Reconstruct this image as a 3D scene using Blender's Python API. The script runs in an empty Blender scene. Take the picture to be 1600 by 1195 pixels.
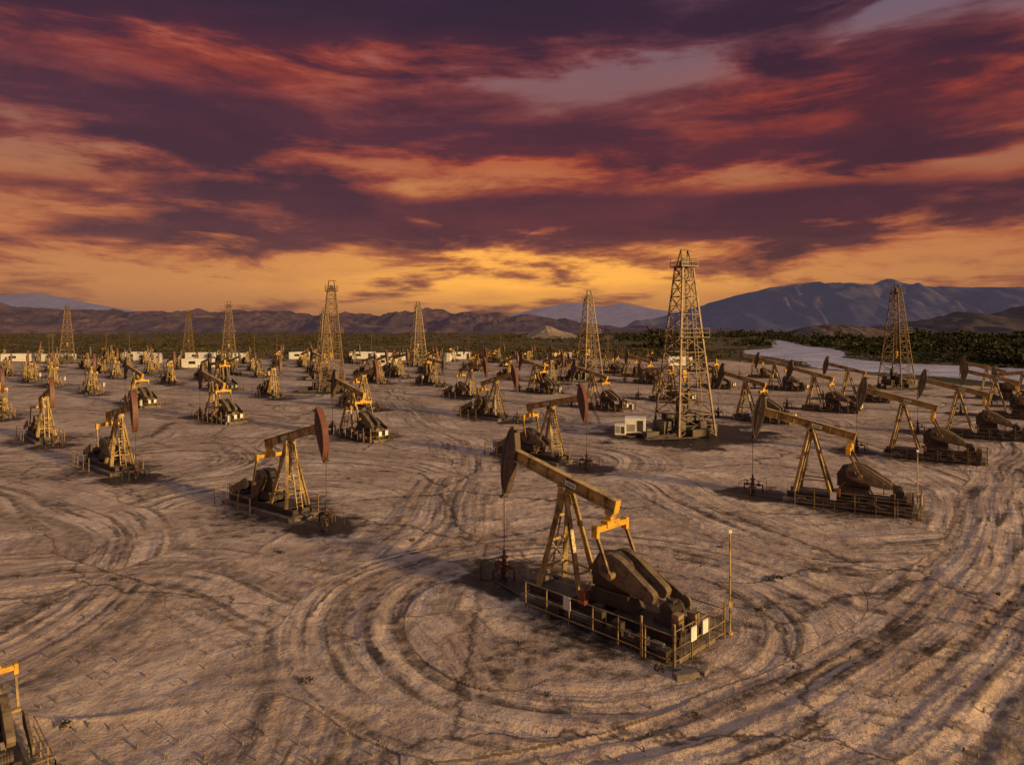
import bpy, bmesh, math, random
import numpy as np
from mathutils import Vector, Matrix
random.seed(7); rng=np.random.default_rng(7)
scene=bpy.context.scene
COL=scene.collection
# ---------------------------------------------------------------- node helpers
class G:
    def __init__(s,nt): s.nt=nt; s.n=nt.nodes; s.l=nt.links
    def put(s,sock,v):
        if isinstance(v,bpy.types.NodeSocket): s.l.new(v,sock)
        elif v is not None: sock.default_value=v
    def m(s,op,a,b=None,c=None,clamp=False):
        n=s.n.new('ShaderNodeMath'); n.operation=op; n.use_clamp=clamp
        s.put(n.inputs[0],a); s.put(n.inputs[1],b); s.put(n.inputs[2],c); return n.outputs[0]
    def comb(s,x,y,z):
        n=s.n.new('ShaderNodeCombineXYZ'); s.put(n.inputs[0],x); s.put(n.inputs[1],y); s.put(n.inputs[2],z); return n.outputs[0]
    def sep(s,v):
        n=s.n.new('ShaderNodeSeparateXYZ'); s.l.new(v,n.inputs[0]); return n.outputs
    def noise(s,vec,scale,detail=5,rough=.55,dist=0.):
        n=s.n.new('ShaderNodeTexNoise'); s.put(n.inputs['Vector'],vec); n.inputs['Scale'].default_value=scale
        n.inputs['Detail'].default_value=detail; n.inputs['Roughness'].default_value=rough; n.inputs['Distortion'].default_value=dist
        return n.outputs[0]
    def ramp(s,fac,stops,interp='LINEAR'):
        n=s.n.new('ShaderNodeValToRGB'); s.put(n.inputs[0],fac); cr=n.color_ramp; cr.interpolation=interp
        while len(cr.elements)<len(stops): cr.elements.new(.5)
        for e,(p,c) in zip(cr.elements,stops):
            e.position=p; e.color=(c[0],c[1],c[2],1) if not isinstance(c,(int,float)) else (c,c,c,1)
        return n.outputs[0]
    def mix(s,fac,a,b,blend='MIX'):
        n=s.n.new('ShaderNodeMix'); n.data_type='RGBA'; n.blend_type=blend; n.clamp_factor=True
        s.put(n.inputs[0],fac)
        for k,v in ((6,a),(7,b)):
            if isinstance(v,tuple): v=(v[0],v[1],v[2],1)
            s.put(n.inputs[k],v)
        return n.outputs[2]
    def sstep(s,v,a,b):
        n=s.n.new('ShaderNodeMapRange'); n.interpolation_type='SMOOTHSTEP'; s.put(n.inputs[0],v)
        n.inputs[1].default_value=a; n.inputs[2].default_value=b; return n.outputs[0]
    def attr(s,name):
        n=s.n.new('ShaderNodeAttribute'); n.attribute_name=name; return n.outputs['Fac']
    def bump(s,h,dist,strength=1.):
        n=s.n.new('ShaderNodeBump'); n.inputs['Strength'].default_value=strength; n.inputs['Distance'].default_value=dist
        s.l.new(h,n.inputs['Height']); return n.outputs[0]
def newmat(name):
    m=bpy.data.materials.new(name); m.use_nodes=True; g=G(m.node_tree); b=g.n['Principled BSDF']; return m,g,b
def worn(name,c1,c2,rust=.35,rough=.6,metal=.0,scale=1.6):
    m,g,b=newmat(name)
    tc=g.n.new('ShaderNodeTexCoord').outputs['Object']
    oi=g.n.new('ShaderNodeObjectInfo').outputs['Random']
    va=g.n.new('ShaderNodeVectorMath'); va.operation='ADD'; g.l.new(tc,va.inputs[0]); g.l.new(g.comb(g.m('MULTIPLY',oi,37.),g.m('MULTIPLY',oi,11.),0.),va.inputs[1])
    v=va.outputs[0]
    n1=g.noise(v,scale,4,.65); n2=g.noise(v,scale*7,4,.7)
    col=g.mix(g.sstep(n1,.35,.65),c1,c2)
    rm=g.sstep(g.m('ADD',g.m('MULTIPLY',n1,.5),g.m('MULTIPLY',n2,.5)),.6-.2*rust,.68-.15*rust)
    col=g.mix(g.m('MULTIPLY',rm,.8),col,(.075,.032,.016))
    col=g.mix(g.m('MULTIPLY',g.sstep(n2,.5,.8),.6),col,(.03,.024,.02))
    g.l.new(col,b.inputs['Base Color']); g.l.new(g.m('ADD',g.m('MULTIPLY',n2,.3),rough-.15),b.inputs['Roughness'])
    b.inputs['Metallic'].default_value=metal
    return m
PAINT=worn('weathered_ochre_paint',(.54,.39,.15),(.33,.24,.11),.43,.5,.1)
HEAD=worn('grey_brown_head_paint',(.085,.070,.058),(.13,.098,.075),.5,.6,.1)
HEADR=worn('rusty_brown_head_paint',(.080,.060,.050),(.14,.078,.058),.5,.6,.1)
YEL=worn('worn_yellow_paint',(.72,.41,.03),(.56,.31,.03),.22,.5)
STEEL=worn('dark_steel',(.085,.07,.058),(.055,.044,.037),.5,.55,.3)
LAT=worn('derrick_steel',(.21,.135,.07),(.115,.075,.045),.5,.5,.15)
RED=worn('faded_red_paint',(.15,.045,.032),(.11,.038,.028),.4,.55)
RED2=worn('red_guard_paint',(.30,.085,.035),(.2,.055,.03),.4,.5)
CW=worn('counterweight_paint',(.21,.155,.09),(.14,.105,.065),.45,.55,.15)
RAIL=worn('rusty_railing_paint',(.36,.25,.11),(.18,.12,.065),.5,.6,.1)
WHITE=worn('dusty_white_paint',(.78,.78,.77),(.66,.65,.63),.05,.5)
CONC=worn('stained_concrete',(.2,.16,.13),(.12,.1,.08),.3,.85)
INK,_g,_b=newmat('dark_ink'); _b.inputs['Base Color'].default_value=(.03,.04,.09,1); _b.inputs['Roughness'].default_value=.6
GLASS,_g,_b=newmat('dark_glass'); _b.inputs['Base Color'].default_value=(.03,.035,.04,1); _b.inputs['Roughness'].default_value=.15
WOOD=worn('weathered_wood',(.14,.09,.055),(.09,.06,.04),.2,.8)
# ---------------------------------------------------------------- mesh builder
class MB:
    def __init__(s): s.v=[]; s.f=[]; s.mi=[]
    def add(s,vs,fs,mi=0):
        o=len(s.v); s.v+= [tuple(x) for x in vs]; s.f+=[tuple(i+o for i in f) for f in fs]; s.mi+=[mi]*len(fs)
    def box(s,c,d,mi=0,R=None):
        vs=[]
        for x in(-.5,.5):
            for y in(-.5,.5):
                for z in(-.5,.5):
                    p=Vector((x*d[0],y*d[1],z*d[2]))
                    if R is not None: p=R@p
                    vs.append(p+Vector(c))
        s.add(vs,[(0,1,3,2),(4,6,7,5),(0,4,5,1),(2,3,7,6),(0,2,6,4),(1,5,7,3)],mi)
    def bar(s,p0,p1,w,h=None,mi=0,up=(0,0,1)):
        p0=Vector(p0);p1=Vector(p1); h=h or w; d=p1-p0; L=d.length; x=d.normalized(); u=Vector(up)
        if abs(x.dot(u))>.98: u=Vector((1,0,0))
        y=u.cross(x).normalized(); z=x.cross(y)
        R=Matrix((x,y,z)).transposed(); s.box((p0+p1)/2,(L,w,h),mi,R)
    def ibeam(s,p0,p1,dep,wid,t=.05,mi=0):
        p0=Vector(p0);p1=Vector(p1); x=(p1-p0).normalized(); y=Vector((0,0,1)).cross(x).normalized(); z=x.cross(y)
        s.bar(p0+z*(dep/2-t/2),p1+z*(dep/2-t/2),wid,t,mi); s.bar(p0-z*(dep/2-t/2),p1-z*(dep/2-t/2),wid,t,mi)
        s.bar(p0,p1,t,dep-2*t,mi)
    def cyl(s,p0,p1,r,n=10,mi=0,r2=None):
        p0=Vector(p0);p1=Vector(p1); x=(p1-p0).normalized(); u=Vector((0,0,1)) if abs(x.z)<.95 else Vector((1,0,0))
        y=u.cross(x).normalized(); z=x.cross(y); r2=r if r2 is None else r2; vs=[]
        for p,rr in((p0,r),(p1,r2)):
            for i in range(n):
                a=2*math.pi*i/n; vs.append(p+y*math.cos(a)*rr+z*math.sin(a)*rr)
        fs=[(i,(i+1)%n,n+(i+1)%n,n+i) for i in range(n)]+[tuple(range(n))[::-1],tuple(range(n,2*n))]
        s.add(vs,fs,mi)
    def prism(s,poly,y0,y1,mi=0):
        n=len(poly); vs=[(x,y0,z) for x,z in poly]+[(x,y1,z) for x,z in poly]
        s.add(vs,[tuple(range(n)),tuple(range(n,2*n))[::-1]]+[(i,i+n,(i+1)%n+n,(i+1)%n) for i in range(n)],mi)
    def mesh(s,name,mats,bevel=0.,smooth=False):
        me=bpy.data.meshes.new(name); me.from_pydata(s.v,[],s.f)
        for m in mats: me.materials.append(m)
        me.polygons.foreach_set('material_index',s.mi)
        bm=bmesh.new(); bm.from_mesh(me); bmesh.ops.recalc_face_normals(bm,faces=bm.faces)
        if bevel>0:
            bmesh.ops.bevel(bm,geom=[e for e in bm.edges if e.is_manifold and e.calc_face_angle(0)>.6],offset=bevel,segments=1,affect='EDGES',clamp_overlap=True)
        bm.to_mesh(me); bm.free(); me.update(); return me
def link(name,data,parent=None,loc=(0,0,0),rot=(0,0,0),**kw):
    o=bpy.data.objects.new(name,data); COL.objects.link(o); o.location=loc; o.rotation_euler=rot
    if parent is not None: o.parent=parent
    for k,v in kw.items(): o[k]=v
    return o
# ---------------------------------------------------------------- pumpjack
def m_skid():
    b=MB(); b.box((6.4,0,.12),(8.2,2.5,.34),1)
    for y in(-.75,.75): b.ibeam((2.5,y,.5),(10.2,y,.5),.4,.24,.05,0)
    for x in np.arange(2.8,10.2,1.2): b.bar((x,-.72,.5),(x,.72,.5),.16,.28,0)
    b.box((8.6,0,.735),(3.0,1.9,.05),0); b.box((4.1,0,.73),(1.9,1.7,.05),0)
    b.box((5.75,-.95,1.0),(.35,.3,.55),2); b.bar((5.75,-.95,1.2),(6.2,-1.0,1.75),.06,.06,2)
    for x in(3.5,5.,6.5,8,9.5): b.box((x,-1.12,.36),(.5,.2,.16),1)
    for x,h in((4.7,.5),(9.0,.6),(9.9,.4)): b.box((x,-1.42,h/2),(.5,.3,h),0)
    for x,h in((6.9,.7),(7.8,.55)): b.box((x,-1.3,h/2+.2),(.45,.3,h),0)
    b.cyl((3.,-1.35,.2),(10.2,-1.35,.2),.05,8,0); b.cyl((3.,-1.5,.14),(9.4,-1.5,.14),.04,8,0)
    return b.mesh('base_skid',[STEEL,CONC,RED2],.012)
def m_post():
    b=MB()
    for sy in(-1,1):
        b.ibeam((3.1,.85*sy,.7),(3.93,.2*sy,4.85),.24,.2,.035)
        b.ibeam((5.3,.6*sy,.7),(4.12,.2*sy,4.85),.2,.16,.03)
        b.bar((3.28,.7*sy,1.6),(5.02,.5*sy,1.6),.08)
    for t in(.22,.5,.76):
        x=3.1+.83*t; y=.85-.65*t; z=.7+4.15*t; b.bar((x,-y,z),(x,y,z),.1,.1)
    b.bar((3.28,-.7,1.6),(3.5,.53,2.75),.05); b.bar((3.28,.7,1.6),(3.5,-.53,2.75),.05)
    b.bar((5.0,-.5,1.6),(5.0,.5,1.6),.08)
    b.box((4.02,0,4.9),(.6,.62,.12)); b.cyl((4,-.38,5.0),(4,.38,5.0),.13,12)
    for sy in(-1,1): b.box((4.0,.3*sy,5.0),(.34,.16,.26))
    return b.mesh('samson_post',[PAINT],0)
def m_ladder():
    b=MB(); p0=Vector((2.75,0,.35)); p1=Vector((3.72,0,4.9))
    for sy in(-.21,.21): b.bar(p0+Vector((0,sy,0)),p1+Vector((0,sy,0)),.055)
    for i in range(16):
        p=p0.lerp(p1,(i+.5)/16); b.cyl(p+Vector((0,-.21,0)),p+Vector((0,.21,0)),.02,6)
    for t in(.3,.62,.93):
        p=p0.lerp(p1,t)
        for sy in(-.21,.21): b.bar(p+Vector((0,sy,0)),p+Vector((.2,sy*1.2,0)),.035)
    return b.mesh('ladder',[PAINT],0)
def m_beam():
    b=MB(); b.ibeam((-3.3,0,.15),(2.75,0,.15),.56,.32,.045)
    for x in(-2.4,-1.2,0,1.2,2.2): 
        for sy in(-1,1): b.box((x,sy*.085,.15),(.04,.12,.46))
    b.box((0,0,-.17),(.8,.34,.08)); b.box((2.55,0,-.2),(.4,.36,.14))
    b.box((2.785,0,.15),(.06,.34,.58),1)
    return b.mesh('walking_beam',[PAINT,YEL],.006)
def m_head(mh,me_):
    b=MB(); R=4.
    arc=[(-R*math.cos(math.radians(a)),R*math.sin(math.radians(a))) for a in np.linspace(-29,20,16)]
    poly=arc+[(-3.6,1.5),(-3.46,1.2),(-3.26,.6),(-3.18,.15),(-3.2,-.35),(-3.28,-1.1),(-3.38,-1.7)]
    b.prism(poly,-.18,.18,0)
    out=[(-(R+.02)*math.cos(math.radians(a)),(R+.02)*math.sin(math.radians(a))) for a in np.linspace(-29.5,20.5,16)]
    inn=[(-(R-.07)*math.cos(math.radians(a)),(R-.07)*math.sin(math.radians(a))) for a in np.linspace(20.5,-29.5,16)]
    b.prism(out+inn,-.23,.23,1)
    for sy in(-1,1):
        b.prism([(-3.74,1.1),(-3.66,1.1),(-3.5,-1.5),(-3.58,-1.5)],sy*.18,sy*.205,0)
        b.box((-3.45,sy*.19,.15),(.5,.06,.4),0)
    b.box((-3.36,0,1.33),(.14,.42,.12),0)
    return b.mesh('horse_head',[mh,me_],.012)
def m_plate(scribble):
    b=MB(); b.box((.35,-.178,.15),(.62,.02,.22),0); b.box((.35,.178,.15),(.62,.02,.22),0)
    for sy in(-1,1):
        for i in range(6): b.box((.14+i*.085,sy*.191,.15),(.045,.006,.1),1)
    return b.mesh('name_plate',[WHITE,INK])
def m_cable(th):
    zc=5.2+4*th-2.1; b=MB()
    for y in(-.14,.14): b.cyl((0,y,5.25),(0,y,zc),.014,6)
    b.box((0,0,zc),(.14,.42,.14),0); b.cyl((0,0,zc+.25),(0,0,1.2),.02,8)
    return b.mesh('bridle_cable',[STEEL])
def tail(th): return (4+2.55*math.cos(th)-.3*math.sin(th),5.2-2.55*math.sin(th)-.3*math.cos(th))
SX=6.65
def m_eq(th):
    x,z=tail(th); b=MB()
    b.box((x,0,z-.05),(.3,.34,.3),0)
    b.prism([(x-.2,z-.45),(x+.2,z-.45),(x+.17,z-.17),(x-.17,z-.17)],-.42,.42,0)
    b.box((x,0,z-.42),(.26,1.98,.24),0)
    for sy in(-1,1): b.box((x,.98*sy,z-.5),(.3,.18,.5),0); 
    return b.mesh('equalizer',[YEL],.015)
def m_pit(th,ca,sy):
    x,z=tail(th); px=SX+.5*math.cos(ca); pz=2.35+.5*math.sin(ca); b=MB()
    b.ibeam((x,.97*sy,z-.55),(px,.97*sy,pz),.13,.1,.03); b.cyl((px,.68*sy,pz),(px,1.05*sy,pz),.14,12)
    return b.mesh('pitman_arm',[RAIL])
def m_cw():
    b=MB(); P=[(-.55,0),(-.48,.42),(-.2,.72),(.2,.86),(.7,.86),(1.3,.70),(2.2,.44),(2.7,.30),(2.86,.16),(2.86,-.18),(2.7,-.32),(2,-.44),(1,-.55),(.2,-.6),(-.3,-.5)]
    P=[(x*.84,z*.78) for x,z in P]
    b.prism(P,-.17,.17,0)
    Q=[(.1+ (x-.1)*.82,z*.8) for x,z in P]; b.prism(Q,-.185,.185,0)
    b.cyl((0,-.22,0),(0,.22,0),.2,14,1); b.cyl((.5,-.21,0),(.5,.21,0),.12,10,1)
    for x in(1.3,1.8,2.15): b.cyl((x,-.2,0),(x,.2,0),.05,8,1)
    return b.mesh('counterweight',[CW,STEEL],.02)
def m_gear():
    b=MB(); d=-.35; b.prism([(6.0+d,1.35),(6.0+d,2.2),(6.35+d,2.75),(7.1+d,2.9),(7.7+d,2.6),(8.0+d,2.1),(8.0+d,1.35)],-.25,.25,0)
    b.box((7.05+d,0,2.1),(2.2,.52,.09),0)
    b.prism([(5.9+d,.76),(6.15+d,1.35),(7.95+d,1.35),(8.2+d,.76)],-.45,.45,0); b.cyl((SX,-.62,2.35),(SX,.62,2.35),.14,12,0)
    return b.mesh('gearbox',[STEEL],.02)
def m_motor():
    b=MB(); b.box((9.35,0,.88),(1.0,.9,.24),0); b.cyl((9.35,-.35,1.28),(9.35,.45,1.28),.3,16,0)
    for i in range(7): b.cyl((9.35,-.3+i*.1,1.28),(9.35,-.27+i*.1,1.28),.335,16,0)
    b.box((9.35,.05,1.6),(.3,.3,.12),0); b.box((9.95,-.5,1.1),(.3,.4,.65),1); b.box((10.0,.5,1.0),(.35,.35,.5),1)
    return b.mesh('electric_motor',[STEEL,RAIL],.01)
def m_guard():
    b=MB(); P=[]
    for a in np.linspace(90,270,7)+15: P.append((7.6+.42*math.cos(math.radians(a)),1.9+.42*math.sin(math.radians(a))))
    for a in np.linspace(-90,90,7)+15: P.append((9.25+.26*math.cos(math.radians(a)),1.25+.26*math.sin(math.radians(a))))
    b.prism(P,1.1,1.22,0); b.bar((8.4,1.16,.76),(8.4,1.16,1.5),.08)
    return b.mesh('belt_guard',[CW],.02)
def m_well():
    b=MB(); b.cyl((0,0,-.1),(0,0,.45),.16,12,0); b.cyl((0,0,.45),(0,0,.52),.28,12,0); b.cyl((0,0,.52),(0,0,1.05),.11,12,1)
    b.cyl((0,0,1.05),(0,0,1.12),.2,12,0); b.cyl((0,0,1.12),(0,0,1.4),.07,10,0)
    b.cyl((-.6,0,.7),(.7,0,.7),.05,8,0); b.cyl((0,-.7,.6),(0,.45,.6),.045,8,0)
    b.cyl((.7,0,.7),(.7,0,.1),.05,8,0); b.cyl((0,-.7,.6),(0,-.7,.1),.045,8,0); b.cyl((0,-.7,.12),(2.6,-1.1,.1),.045,8,0)
    b.cyl((-.6,0,.7),(-.6,0,.3),.045,8,0)
    for p in((-.4,0,.7),(.42,0,.7),(0,-.4,.6)):
        p=Vector(p); b.box(p,(.18,.18,.18),1); b.cyl(p,p+Vector((0,0,.24)),.02,6,0); b.cyl(p+Vector((0,0,.24)),p+Vector((0,0,.27)),.11,10,1)
    for x,y in((-.8,-.8),(-.8,.8),(.8,.8)): b.bar((x,y,-.1),(x,y,.85),.03,.03,0)
    b.bar((-.8,-.8,.82),(-.8,.8,.82),.025,.025,0); b.bar((-.8,.8,.82),(.8,.8,.82),.025,.025,0)
    return b.mesh('wellhead',[STEEL,RED],.0)
def m_rail():
    b=MB(); w=.045
    def run(p,q,n,bars=False,H=1.2):
        p=Vector(p);q=Vector(q)
        for i in range(n+1):
            a=p.lerp(q,i/n); b.bar(a+Vector((0,0,-.1)),a+Vector((0,0,H)),w)
        for z in(.25,.7,H-.03): b.bar(p+Vector((0,0,z)),q+Vector((0,0,z)),.034,.034)
        if bars:
            k=n*4
            for i in range(k):
                a=p.lerp(q,(i+.5)/k); b.bar(a+Vector((0,0,.25)),a+Vector((0,0,H-.03)),.014)
    run((3.2,-1.75,0),(10.6,-1.75,0),6); run((10.6,-1.75,0),(10.6,1.75,0),3,True,1.35); run((6.0,1.75,0),(10.6,1.75,0),3)
    b.bar((9.2,-1.75,.0),(9.2,-1.75,1.5),.07); b.bar((10.6,-1.75,0),(10.6,-1.75,1.6),.08)
    return b.mesh('safety_railing',[RAIL])
def m_sign(w,h):
    b=MB(); b.box((0,0,0),(.02,w,h),0); b.box((.0,0,h*.5+.03),(.03,w,.02),0)
    return b.mesh('warning_sign',[WHITE])
SK,PO,LA,BE,PL,CWm,GE,MO,GU,WE,RA=m_skid(),m_post(),m_ladder(),m_beam(),m_plate(1),m_cw(),m_gear(),m_motor(),m_guard(),m_well(),m_rail()
HEs=[m_head(HEAD,HEAD),m_head(HEADR,RED)]
SG=m_sign(.38,.48)
POSES=[(13,-17),(15,-62),(11,200),(-7,95)]
def specs(k):
    th=math.radians(POSES[k][0]); ca=math.radians(POSES[k][1])
    L=[('base_skid',SK,(0,0,0),(0,0,0),None),('samson_post',PO,(0,0,0),(0,0,0),None),('ladder',LA,(0,0,0),(0,0,0),None),
       ('walking_beam',BE,(4,0,5.2),(0,th,0),None),('horse_head',HEs[0 if k in(0,3) else 1],(0,0,0),(0,0,0),3),('name_plate',PL,(0,0,0),(0,0,0),3),
       ('bridle_cable',m_cable(th),(0,0,0),(0,0,0),None),('equalizer',m_eq(th),(0,0,0),(0,0,0),None),
       ('pitman_arm',m_pit(th,ca,-1),(0,0,0),(0,0,0),None),('pitman_arm',m_pit(th,ca,1),(0,0,0),(0,0,0),None),
       ('counterweight',CWm,(SX,-.45,2.35),(0,-ca,0),None),('counterweight',CWm,(SX,.45,2.35),(0,-ca,0),None),
       ('gearbox',GE,(0,0,0),(0,0,0),None),('electric_motor',MO,(0,0,0),(0,0,0),None),('belt_guard',GU,(0,0,0),(0,0,0),None),
       ('wellhead',WE,(0,0,0),(0,0,0),None),('safety_railing',RA,(0,0,0),(0,0,0),None),
       ('warning_sign',SG,(10.66,-.55,.92),(0,0,0),16),('warning_sign',SG,(10.66,.25,.95),(0,0,0),16),('warning_sign',SG,(5.6,-1.8,.9),(0,0,math.radians(-90)),16)]
    return L
SP=[specs(k) for k in range(4)]
def joined(k):
    bm=bmesh.new(); mats=[PAINT,HEAD,HEADR,YEL,STEEL,RED,CW,WHITE,CONC,INK,RED2,RAIL]
    Ms=[]
    for (n,me,loc,rot,par) in SP[k]:
        M=Matrix.Translation(loc)@Matrix.Rotation(rot[2],4,'Z')@Matrix.Rotation(rot[1],4,'Y')
        if par is not None: M=Ms[par]@M
        Ms.append(M)
        if n=='name_plate' or n=='warning_sign': continue
        t=me.copy(); t.transform(M)
        idx=np.zeros(len(t.polygons),dtype=np.int32); t.polygons.foreach_get('material_index',idx)
        mp=np.array([mats.index(m) for m in me.materials],dtype=np.int32)
        t.polygons.foreach_set('material_index',mp[idx]); bm.from_mesh(t); bpy.data.meshes.remove(t)
    o=bpy.data.meshes.new('pumpjack'); bm.to_mesh(o); bm.free()
    for m in mats: o.materials.append(m)
    return o
FAR=[joined(k) for k in range(4)]
def place_pump(piv,ang,k=0,s=1.,label=None):
    a=math.radians(ang); u=(math.cos(a),math.sin(a)); loc=(piv[0]-4*s*u[0],piv[1]-4*s*u[1],0)
    far=piv[1]>150
    up=POSES[k][0]>0
    lab=label or ('weathered ochre pumpjack with raised horse head on dusty ground' if up else 'weathered ochre pumpjack with lowered horse head on dusty ground')
    o=link('pumpjack',FAR[k] if far else None,None,loc,(0,0,a),label=lab,category='oil pumpjack',group='pumpjacks across the oil field')
    o.scale=(s,s,s)
    if not far:
        made=[]
        for (n,me,l,r,par) in SP[k]:
            p=o if par is None else made[par]
            made.append(link(n,me,p,l,r))
    return loc
PUMPS=[((2.4,30.4),-46,0,1.,'ochre pumpjack with raised head, fenced skid and white railing signs'),
((-14.4,44.8),142,1,.95,'golden lit pumpjack with ladder facing out and oil stained well'),
((-33.2,58.4),138,2,.95),((-50,74.1),134,1,.93),((-70,94.7),130,2,.93),((-18.3,78.6),-45,0,1.),((-39.9,92.7),-40,0,1.),
((-2.2,92.7),136,1,1.),((3.5,62.7),138,2,1.,'pumpjack with raised head beside the large steel derrick clearing'),((21,48.5),-32,0,1.,'ochre pumpjack with heavy counterweights beside an oil stained wellhead'),((37.2,65.8),-35,0,1.),
((31.3,92.7),-45,0,1.),((45.3,103.8),-42,0,1.),((50.7,78.6),-35,0,1.),((67,96),-35,0,1.),((79,107),-35,3,1.),
((12.3,106),-42,0,1.),((-60.4,111),-40,0,1.),((-42.6,123.5),128,1,1.),((-22.6,105.5),133,1,1.),((-7.2,120),138,2,1.),
((-78.6,129.7),126,1,1.),((-59,139),-40,3,1.),((-75,152),128,2,1.),((-97.5,147),126,1,1.),((-112,160),126,2,1.),
((-16.8,149),130,3,1.),((4.3,133.7),-45,0,1.),((8.9,156),130,1,1.),((25,118),-42,3,1.),((28.9,156),-42,0,1.),
((52.9,139.5),-42,0,1.),((57.3,118),-38,0,1.),((83,121),-35,0,1.),((40,144),-42,3,1.),((-30,156),130,1,1.),
((-48,173),-40,0,1.),((-99,173),125,1,1.),((-28,173),130,2,1.),((-15.6,20.35),-46,0,.62,'small yellow pumpjack partly seen at the edge of clearing')]
def padedge(X,Y):
    return 108-.13*(Y-100)
occ=[p[0] for p in PUMPS]
rr=random.Random(11)
gx=[]
for row,Y in enumerate(np.arange(166,278,11)):
    for X in np.arange(-.74*Y,min(.7*Y,92),13.5):
        x=X+rr.uniform(-5,5); y=Y+rr.uniform(-4,4)
        keep=.66 if x<35 else .35
        if all((x-a)**2+(y-b)**2>110 for a,b in occ) and rr.random()<keep and x<padedge(x,y)-26:
            occ.append((x,y)); B=x<rr.uniform(-20,40)
            gx.append(((x,y),rr.uniform(118,142) if B else rr.uniform(-52,-30),rr.choice([0,1,2,0,3]),rr.uniform(.68,.98)))
wells=[];cents=[]
cb=MB(); cb.box((0,0,1.05),(.55,.3,.8),0); cb.box((0,-.165,1.05),(.45,.03,.68),1)
for s_ in(-.35,.35): cb.bar((s_,0,-.05),(s_,0,1.6),.06,.06,2)
cb.bar((-.35,0,1.55),(.35,0,1.55),.05,.05,2); cb.bar((-.35,0,.6),(.35,0,.6),.05,.05,2)
CBM=cb.mesh('control_cabinet',[WHITE,CONC,STEEL],.01)
for i,p in enumerate(PUMPS+gx):
    l=place_pump(*p)
    if p[0][1]<25: l=(-60,10,0)
    wells.append(l); a=math.radians(p[1]); cents.append((l[0]+6*p[3]*math.cos(a),l[1]+6*p[3]*math.sin(a)))
    if 5<i<36 and l[0]<12 and l[1]>85:
        q=(l[0]+12.6*math.cos(a)+2.6*math.sin(a),l[1]+12.6*math.sin(a)-2.6*math.cos(a),0)
        link('control_cabinet',CBM,None,q,(0,0,a+rr.uniform(-.4,.4)),label='small pale electrical control cabinet on steel posts near pumpjack',category='electrical cabinet',group='control cabinets beside pumpjacks')
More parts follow.
